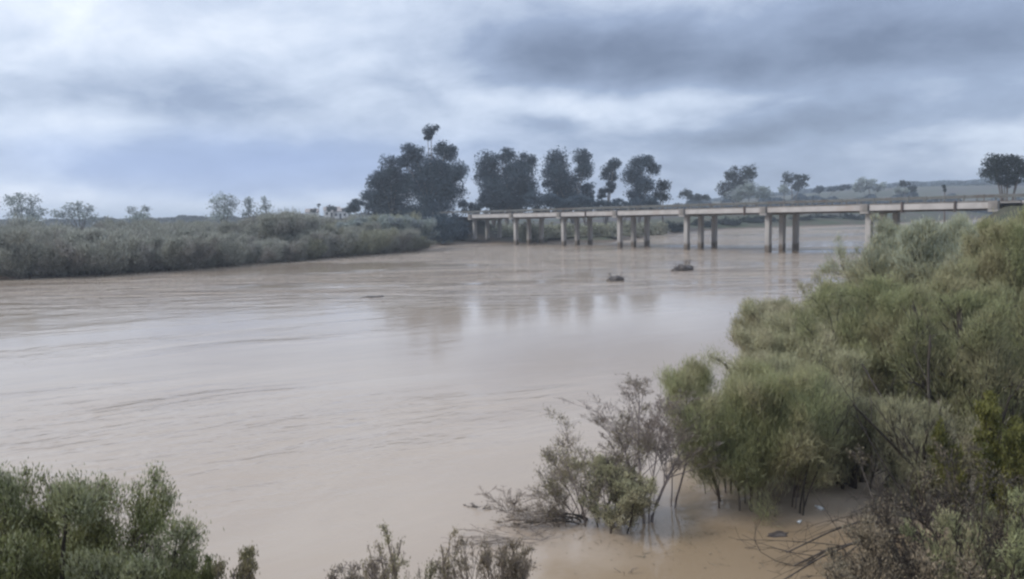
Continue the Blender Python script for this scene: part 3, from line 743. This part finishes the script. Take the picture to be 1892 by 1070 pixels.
for row, (cnt, back, sc) in enumerate([(24, 1.2, .80), (20, 7, .88), (17, 14, .90), (14, 23, .90), (12, 34, .85)]):
    for q in range(cnt):
        t_ = (q + rnd.uniform(-.3, .3)) / (cnt - 1) * 1.02 - (.03 if row else .03)
        if t_ < 0: x0, y0 = -57 + t_ * 100 , 79.5
        else: x0, y0 = bank_xy(min(t_, 1))
        # back direction: away from the water (down-left side)
        tx = RIVER[4][0] - RIVER[0][0]; ty = RIVER[4][1] - RIVER[0][1]; ln = math.hypot(tx, ty)
        nx, ny = -ty / ln, tx / ln
        bb = back * rnd.uniform(.85, 1.2)
        x = x0 + nx * bb; y = y0 + ny * bb
        s_ = sc * rnd.uniform(.78, 1.12)
        if rnd.random() < .18: s_ *= 1.22
        elif rnd.random() < .2: s_ *= .8
        v_ = variants[rnd.choice((0, 1, 2)) if t_ < .72 else rnd.choice((3, 4, 3, 1))]
        lab = {0: 'grey-brown bush at the water line of the left bank', 1: 'grey-brown bush in the thicket just behind the water line of the left bank'}.get(row, 'grey bush in the back of the left bank thicket')
        grp = {0: TH + ', water line', 1: TH + ', second row'}.get(row, TH + ', back')
        place_plant('bank_bush', v_, (x, y, max(hz(x, y), -.2) - .15), lab, 'bush', grp, rnd.uniform(0, 6.28), (s_ * rnd.uniform(.9, 1.2), s_, s_ * 1.0))
pale_v = plant('bank_bush', 230, 5.0, 7.0, n0=16, levels=((8, .5, .45, .0), (9, .5, .5, .0)), leaves=14, leaf=(.45, .13), leaf_levels=(1, 2), r0=.012,
               segs=(5, 3, 2), sides=(4, 3, 3), spread0=.8, base_r=.25, stem_mat=M['bark'], leaf_m=M['leaf_grey'], jit=.22, rmin=.02)
for px, Y, s_, lb in [(660, 128, .85, 'paler olive bush left of the three at the tip of the left bank'), (712, 130, 1.0, 'tallest pale olive bush at the tip of the left bank'), (762, 133, .95, 'pale olive bush at the very tip of the left bank, nearest the bridge')]:
    p_ = pt(px, 460, Y); place_plant('tip_bush', pale_v, (p_.x, p_.y, max(hz(p_.x, p_.y), -.1) - .1), lb, 'bush', 'pale bushes at the tip of the left bank', px, s_)

# ------------------------------------------------------------------ near right: tamarisks standing in the flood
FE = dict(n0=14, levels=((10, .55, .42, .0), (8, .55, .50, .02), (4, .6, .5, .03)), leaf_levels=(2, 3), spread0=.8, base_r=.30, jit=.10, low_t=.06, r0=.010, leaf_rand=.24, leaf_up=.55)
def near(name, px, Y, ytop, wpx, label, cat, leafm, seed, leaves=15, leaf=(.10, .014), z=None, group=None, tip=None, tip_h=.75, stem=None, top_px=None, **kw):
    b = pt(px, 500, Y); bz = max(hz(b.x, b.y), -.12) if z is None else z
    top = pt(px, ytop, Y).z
    H = top - bz; Wd = wpx * Y / F_PX
    a_ = dict(FE); a_['jit'] = {'tamarisk_shrub': .10, 'willow_bush': .065, 'dead_brush': .05}.get(name, .03); a_.update(kw)
    if name == 'tamarisk_shrub':      # fine upright sprays
        leaf = (leaf[0] * 1.45, leaf[1] * .60); leaves = int(leaves * 1.35); Wd *= .84
    elif name == 'willow_bush': Wd *= .84
    m3 = plant(name, seed, H, Wd, leaves=leaves, leaf=leaf, leaf_m=leafm, stem_mat=stem or M['bark_dark'], tip_mat=tip, tip_h=tip_h, **a_)
    return place_plant(name, m3, (b.x, b.y, bz), label, cat, group)
near('tamarisk_shrub', 1385, 15.2, 665, 300, 'dense green shrub standing in the water right of the bare forked tree', 'shrub', M['leaf_tam_green'], 301, leaves=14, n0=24, base_r=.6, spread0=.6, r0=.006, stem=M['bark'])
near('tamarisk_shrub', 1490, 16.5, 650, 260, 'green shrub with dark curved stems showing at its foot', 'shrub', M['leaf_tam'], 302, leaves=11, r0=.022, spread0=.95)
near('tamarisk_shrub', 1462, 21.0, 592, 225, 'pale olive feathery shrub jutting into the river above the dense green one', 'shrub', M['leaf_tam'], 303, leaves=16, leaf=(.11, .022))
near('tamarisk_shrub', 1300, 19.0, 690, 120, 'small thin shrub with yellowish tips at the water edge behind the forked tree', 'shrub', M['leaf_yg'], 304, leaves=7, n0=6, leaf=(.09, .018))
near('tamarisk_shrub', 1500, 24.0, 550, 260, 'grey-green shrub with a rounded olive top beside the tall mass', 'shrub', M['leaf_tam'], 305, leaves=16, leaf=(.12, .025))
near('tamarisk_shrub', 1590, 20.0, 590, 300, 'dull green shrub in the middle of the right thicket', 'shrub', M['leaf_tam'], 306, leaves=14, leaf=(.11, .022))
near('tamarisk_shrub', 1572, 31.0, 512, 150, 'thin twiggy shrub reaching over the river in front of the far pier', 'shrub', M['leaf_tam'], 307, leaves=6, leaf=(.12, .022), n0=7)
near('tamarisk_shrub', 1690, 29.0, 404, 215, 'tall feathery shrub with pale silvery top hiding the sixth pier', 'shrub', M['leaf_tam'], 308, leaves=17, leaf=(.15, .03), tip=M['leaf_tam_pale'], tip_h=.66, spread0=.6, n0=22)
near('tamarisk_shrub', 1775, 27.0, 398, 220, 'tall silvery-tipped shrub directly below the right end of the bridge', 'shrub', M['leaf_tam'], 309, leaves=17, leaf=(.14, .028), tip=M['leaf_tam_pale'], tip_h=.66, spread0=.5)
near('tamarisk_shrub', 1882, 23.0, 385, 230, 'tallest green shrub at the right edge of the picture', 'shrub', M['leaf_tam_green'], 310, leaves=17, leaf=(.12, .024), spread0=.55)
near('tamarisk_shrub', 1700, 18.5, 505, 330, 'big green feathery shrub in front of the silvery-tipped ones', 'shrub', M['leaf_tam_green'], 311, leaves=18, leaf=(.10, .021), spread0=.65)
near('tamarisk_shrub', 1840, 16.5, 525, 300, 'deep green shrub with long dark bare branches at the right edge', 'shrub', M['leaf_tam_green'], 312, leaves=12, leaf=(.095, .02), r0=.026)
near('tamarisk_shrub', 1600, 15.8, 720, 230, 'low sparse shrub with bare stems above the ochre water', 'shrub', M['leaf_tam'], 313, leaves=6, r0=.02, spread0=1.1)
near('yellow_shrub', 1860, 12.6, 745, 150, 'yellow-olive leafy shrub at the right edge', 'shrub', M['leaf_yellow'], 314, leaves=10, leaf=(.07, .022))
near('tamarisk_shrub', 1735, 14.2, 745, 200, 'dark-stemmed shrub left of the yellow-olive one', 'shrub', M['leaf_tam'], 315, leaves=5, r0=.028, n0=8)
near('pale_sprig', 1652, 30.0, 455, 60, 'pale yellow sprig standing up beside the sixth pier', 'shrub', M['leaf_willow_tip'], 316, leaves=9, leaf=(.16, .045), n0=4)

# left group: leafy shrub, bare forked tree, drowned branches
near('willow_shrub', 1085, 14.4, 775, 215, 'half-bare shrub with yellow-green leaves left of the forked tree', 'shrub', M['leaf_yg'], 320, leaves=2, leaf=(.045, .013), stem=M['twig_purple'], r0=.007, n0=12, jit=.05, rmin=.0022)
near('green_shrub', 1120, 13.9, 850, 140, 'small green leafy shrub at the foot of the half-bare one', 'shrub', M['leaf_tam'], 321, leaves=5, leaf=(.06, .016), n0=8, r0=.012)
near('forked_tree', 1195, 14.0, 690, 205, 'leafless forked tree with purple-brown twigs standing in the water', 'tree', M['leaf_bud'], 322, leaves=2, leaf=(.06, .014), stem=M['twig_purple'], n0=4,
     levels=((11, .62, .40, -.05), (9, .58, .42, 0), (6, .55, .45, 0)), r0=.010, rmin=.0022, spread0=.46, base_r=.03, lvl_up=.30, low_t=.35, jit=.02)
near('forked_tree', 1235, 14.8, 730, 110, 'thinner leafless sapling just right of the forked tree', 'tree', M['leaf_bud'], 323, leaves=3, leaf=(.05, .011), stem=M['twig_purple'], n0=2,
     levels=((8, .6, .4, -.05), (7, .5, .42, 0), (5, .5, .45, 0)), r0=.010, spread0=.35, base_r=.03, lvl_up=.3, low_t=.35, jit=.02)

def sticks(name, px, Y, seed, n0, L, lean, label, mat, z=-.05, H=1.0, wid=1.5, leafm=None, leaves=0, droop=.3, cat='branch', levels=((6, .5, .4, .0), (6, .5, .45, .0)), r0=.02, group=None, spread0=.9, rz=0, base_r=.1, leaf=(.05, .012)):
    b = pt(px, 500, Y); bz = max(hz(b.x, b.y), -.1) if z is None else z
    m3 = plant(name, seed, H, wid, n0=n0, levels=levels, leaves=leaves, leaf=leaf, leaf_levels=(len(levels),), r0=r0, segs=(7, 5, 3), sides=(5, 4, 3), spread0=spread0, up=-droop * .3, droop=droop,
               lean=lean, base_r=base_r, stem_mat=mat, leaf_m=leafm, depth=wid * .6)
    return place_plant(name, m3, (b.x, b.y, bz), label, cat, group, rz)
sticks('drowned_branches', 1075, 14.2, 330, 6, 1, (-1.6, 0), 'dark bare boughs reaching left over the water from the half-bare shrub', M['bark_dark'], H=.62, wid=1.3, r0=.035)
sticks('drowned_branches', 1030, 14.0, 331, 8, 1, (-1.3, .1), 'tangle of thin brown drowned twigs left of the half-bare shrub', M['twig_dead'], H=.75, wid=1.3, r0=.015, leafm=M['leaf_dead'], leaves=3)
sticks('drowned_branches', 930, 14.6, 332, 7, 1, (-.2, 0), 'sparse curved twigs poking out of the river furthest left of the drowned ones', M['twig_dead'], H=.62, wid=1.0, r0=.013)
sticks('drowned_branches', 1000, 13.3, 333, 6, 1, (-1.0, 0), 'low line of snagged twigs lying along the water in front of the drowned tangle', M['twig_dead'], H=.3, wid=1.6, r0=.016)
sticks('drowned_branches', 868, 14.9, 334, 5, 1, (-.3, 0), 'tiny clump of flotsam twigs at the left tip of the drowned branches', M['drift'], H=.14, wid=.5, r0=.04)

# bare dark boughs standing in front of the thicket
for q, (px_, Y_, top_, w_, lean_, lb_) in enumerate([
        (1755, 13.4, 735, 210, (-.5, 0), 'dark bare boughs forking up in front of the thicket, above the dead brush'),
        (1492, 14.4, 715, 110, (.35, 0), 'dark curved bare stems at the right foot of the dense green shrub'),
        (1790, 14.6, 575, 330, (-.8, 0), 'long dark bare branch slanting up leftwards across the tall thicket'),
        (1868, 13.6, 640, 120, (.1, 0), 'dark upright bare stems at the right edge above the yellow-olive shrub')]):
    near('bare_boughs', px_, Y_, top_, w_, lb_, 'branch', None, 370 + q, leaves=0, n0=3, levels=((5, .5, .35, 0), (5, .5, .4, 0)), r0=.009, lean=lean_, spread0=.5, base_r=.1, low_t=.3,
         segs=(8, 5, 3), sides=(6, 4, 3))
# bottom right: dead brush
near('dead_brush', 1770, 10.6, 850, 330, 'dark tangle of dead brown brush at the bottom right', 'brush', M['leaf_dead'], 340, leaves=1, leaf=(.05, .010), stem=M['bark_dark'], n0=22, r0=.007, spread0=1.25, droop=.25,
     levels=((9, .5, .6, .1), (8, .5, .6, .1), (4, .5, .6, .0)), base_r=.3)
near('dead_brush', 1860, 10.2, 905, 260, 'dense greenish dead brush in the bottom right corner', 'brush', M['leaf_tam_green'], 341, leaves=4, leaf=(.08, .012), stem=M['bark_dark'], n0=14, r0=.014, spread0=1.2, droop=.2, base_r=.3,
     levels=((9, .5, .6, .1), (8, .5, .6, .1), (4, .5, .6, .0)))
sticks('arching_branches', 1745, 11.8, 342, 8, 1, (-1.8, 0), 'long thin bare branches arching left over the ochre water', M['bark_dark'], H=1.6, wid=2.8, r0=.014, droop=.35, levels=((6, .5, .3, .05), (4, .45, .4, .05)), z=.3)
sticks('arching_branches', 1690, 10.6, 343, 12, 1, (-.9, 0), 'fine drooping dead twigs hanging to the water left of the brush', M['bark_dark'], H=1.1, wid=1.7, r0=.008, droop=.5, z=.0)
near('dead_brush', 1700, 9.0, 1030, 330, 'dark low brush along the bottom edge at the right', 'brush', M['leaf_dead'], 344, leaves=4, leaf=(.05, .014), stem=M['bark_dark'], n0=14, r0=.014, spread0=1.3, base_r=.4, z=-.05)
sticks('twig_clump', 1432, 9.9, 345, 7, 1, (0, 0), 'small upright twig clump at the bottom edge in the ochre water', M['twig_dead'], H=.36, wid=.7, r0=.014, droop=0, spread0=.5)
sticks('twig_clump', 1155, 12.0, 346, 4, 1, (0, 0), 'few short stubs poking from the water in front of the forked tree', M['twig_dead'], H=.16, wid=.35, r0=.03, droop=0, spread0=.6, levels=((2, .5, .4, .0),))

# bottom centre: sparse twiggy shrub
TW = ((7, .5, .35, -.05), (6, .5, .4, 0), (3, .5, .45, 0))
near('twiggy_shrub', 745, 9.6, 972, 170, 'sparse brown-green twiggy shrub at the bottom edge, left and fuller half', 'shrub', M['leaf_yg'], 350, leaves=3, leaf=(.045, .012), stem=M['twig_dead'], n0=9, r0=.008, z=-.05, base_r=.4, spread0=.6, levels=TW)
near('twiggy_shrub', 850, 9.6, 985, 160, 'sparse brown twiggy shrub at the bottom edge right of the fuller one', 'shrub', M['leaf_dead'], 351, leaves=2, leaf=(.045, .011), stem=M['twig_dead'], n0=8, r0=.008, z=-.05, base_r=.4, spread0=.6, levels=TW)
near('twiggy_shrub', 915, 9.7, 1000, 90, 'rightmost thin twig tuft of the bottom edge shrubs', 'shrub', M['leaf_dead'], 352, leaves=2, leaf=(.045, .011), stem=M['twig_dead'], n0=7, r0=.010, z=-.05, base_r=.3, spread0=.5)
near('twiggy_shrub', 610, 9.2, 1025, 130, 'faint reddish twig tips at the bottom edge left of the twiggy shrubs', 'shrub', M['leaf_dead'], 353, leaves=2, leaf=(.045, .011), stem=M['twig_purple'], n0=9, r0=.009, z=-.05, base_r=.35, spread0=.5)
# bottom left: willow
near('willow_bush', 35, 8.6, 862, 380, 'full green willow bush in the bottom left corner', 'bush', M['leaf_willow'], 360, leaves=15, leaf=(.062, .014), n0=16, r0=.012, tip=M['leaf_willow_tip'], tip_h=.80, z=.2, base_r=.3, spread0=.8)
near('willow_bush', 225, 8.3, 975, 190, 'right shoulder of green willow stems with pale leaf tips in the bottom left', 'bush', M['leaf_willow'], 361, leaves=12, leaf=(.058, .013), n0=13, r0=.010, tip=M['leaf_willow_tip'], tip_h=.7, z=.1, base_r=.3, spread0=.6)
near('small_shrub', 372, 8.2, 1022, 100, 'small rounded reddish-green shrub right of the willow at the bottom edge', 'shrub', M['leaf_yg'], 362, leaves=5, leaf=(.05, .014), n0=12, stem=M['twig_purple'], r0=.010, z=0, base_r=.3)
near('small_shrub', 310, 8.3, 1030, 80, 'low green shoot cluster between the willow and the reddish shrub', 'shrub', M['leaf_willow'], 363, leaves=6, leaf=(.05, .014), n0=10, r0=.010, z=0, base_r=.3)

# ------------------------------------------------------------------ flotsam
def lump_mesh(name, seed, sx, sy, sz, mat):
    import bmesh
    bm = bmesh.new(); bmesh.ops.create_icosphere(bm, subdivisions=3, radius=1)
    r = np.random.RandomState(seed); ph = r.uniform(0, 6, 6)
    for v in bm.verts:
        c_ = v.co; k_ = 1 + .22 * math.sin(3 * c_.x + ph[0]) * math.sin(4 * c_.y + ph[1]) + .16 * math.sin(7 * c_.x + ph[2]) + .1 * math.sin(9 * c_.y + 5 * c_.z + ph[3])
        v.co = Vector((c_.x * sx * k_, c_.y * sy * k_, c_.z * sz * k_))
    me_ = bpy.data.meshes.new(name); bm.to_mesh(me_); bm.free(); me_.materials.append(mat)
    for f in me_.polygons: f.use_smooth = True
    return me_
def flotsam(px, py, wd, h_, label, seed, twigs=True):
    g_ = ground(px, py)
    e_ = empty('driftwood', g_, label, 'driftwood', rz=.3)
    obj('log', lump_mesh('log', seed, wd / 2, wd / 4, h_ * .75, M['drift']), e_)
    if twigs:
        st_, _ = plant('driftwood', seed, h_ * 1.5, wd * 1.2, n0=6, levels=((5, .5, .5, 0), (4, .5, .5, 0)), leaves=0, r0=.05, segs=(4, 3, 2), sides=(4, 3, 3), spread0=1.3, stem_mat=M['drift'], base_r=.5)
        obj('twigs', st_, e_)
flotsam(1262, 500, 2.0, .75, 'large dark snag of driftwood in the river in front of the fourth pier', 401)
flotsam(1138, 519, 1.3, .5, 'smaller brown snag of driftwood left of the large one', 402)
flotsam(690, 549, 1.6, .12, 'thin dark floating log alone in the open water', 403, False)
flotsam(1436, 988, .42, .05, 'short curved dark stick floating on the ochre water', 404, False)
def bottle(px, py, label, rz, s_):
    prof = [(0, .035), (.02, .045), (.15, .045), (.20, .03), (.225, .016), (.25, .016)]
    P = np.array([[(x_, 0, 0) for x_, r_ in prof]]); Rd = np.array([[r_ for x_, r_ in prof]])
    V, Fq = tubes(P * s_, Rd * s_, 12)
    g_ = ground(px, py, .02)
    e_ = empty('plastic_bottle', g_, label, 'bottle', 'white litter caught in the shrubs', rz)
    me_ = raw_mesh('bottle_body', V, Fq, 4, M['litter'], True); obj('bottle_body', me_, e_)
    mb = MB(); mb.box(.25 * s_, .275 * s_, -.018 * s_, .018 * s_, -.018 * s_, .018 * s_); obj('cap', mb.mesh('cap', M['litter'], .004), e_)
bottle(1521, 942, 'larger white plastic bottle floating at the foot of the shrubs', 1.9, .8)
bottle(1474, 966, 'smaller white plastic bottle floating lower left of the larger one', .8, .55)

rs = np.random.RandomState(77)
n = 900
cxy = np.array([(2.2, 13.3), (4.3, 14.0), (6.0, 13.0), (7.2, 11.8), (0.6, 13.9), (4.8, 12.0)])
ci = rs.randint(0, len(cxy), n)
pos = np.concatenate([cxy[ci] + rs.normal(size=(n, 2)) * np.array([1.0, .45]), np.full((n, 1), .008)], 1)
th = rs.uniform(0, 6.28, n); D = np.stack([np.cos(th), np.sin(th), np.zeros(n)], -1); Sd = np.stack([-np.sin(th), np.cos(th), np.zeros(n)], -1)
l = (rs.uniform(.02, .07, n) * np.where(rs.rand(n) < .06, 4, 1))[:, None]; wd = rs.uniform(.008, .02, n)[:, None]
V = np.stack([pos - D * l / 2, pos + Sd * wd / 2, pos + D * l / 2, pos - Sd * wd / 2], 1).reshape(-1, 3)
V[:, 2] += np.tile([.0, .003, .004, .001], n)
tag(obj('floating_litter', raw_mesh('floating_litter', V, np.arange(4 * n), 4, M['leaf_dead'])), 'leaf litter and twig scraps floating round the drowned shrubs', 'flotsam', kind='stuff')
# ------------------------------------------------------------------ damp air
m_, t, out = new_mat('haze')
vol = t.node('ShaderNodeVolumePrincipled'); vol.inputs['Color'].default_value = (.84, .92, 1, 1)
vol.inputs['Density'].default_value = .0006; vol.inputs['Anisotropy'].default_value = .2
t.link(vol.outputs[0], out.inputs[1])
mb = MB(); mb.box(-5400, 5400, -5400, 5400, -12, 41)
tag(obj('haze', mb.mesh('haze', m_)), kind='stuff')
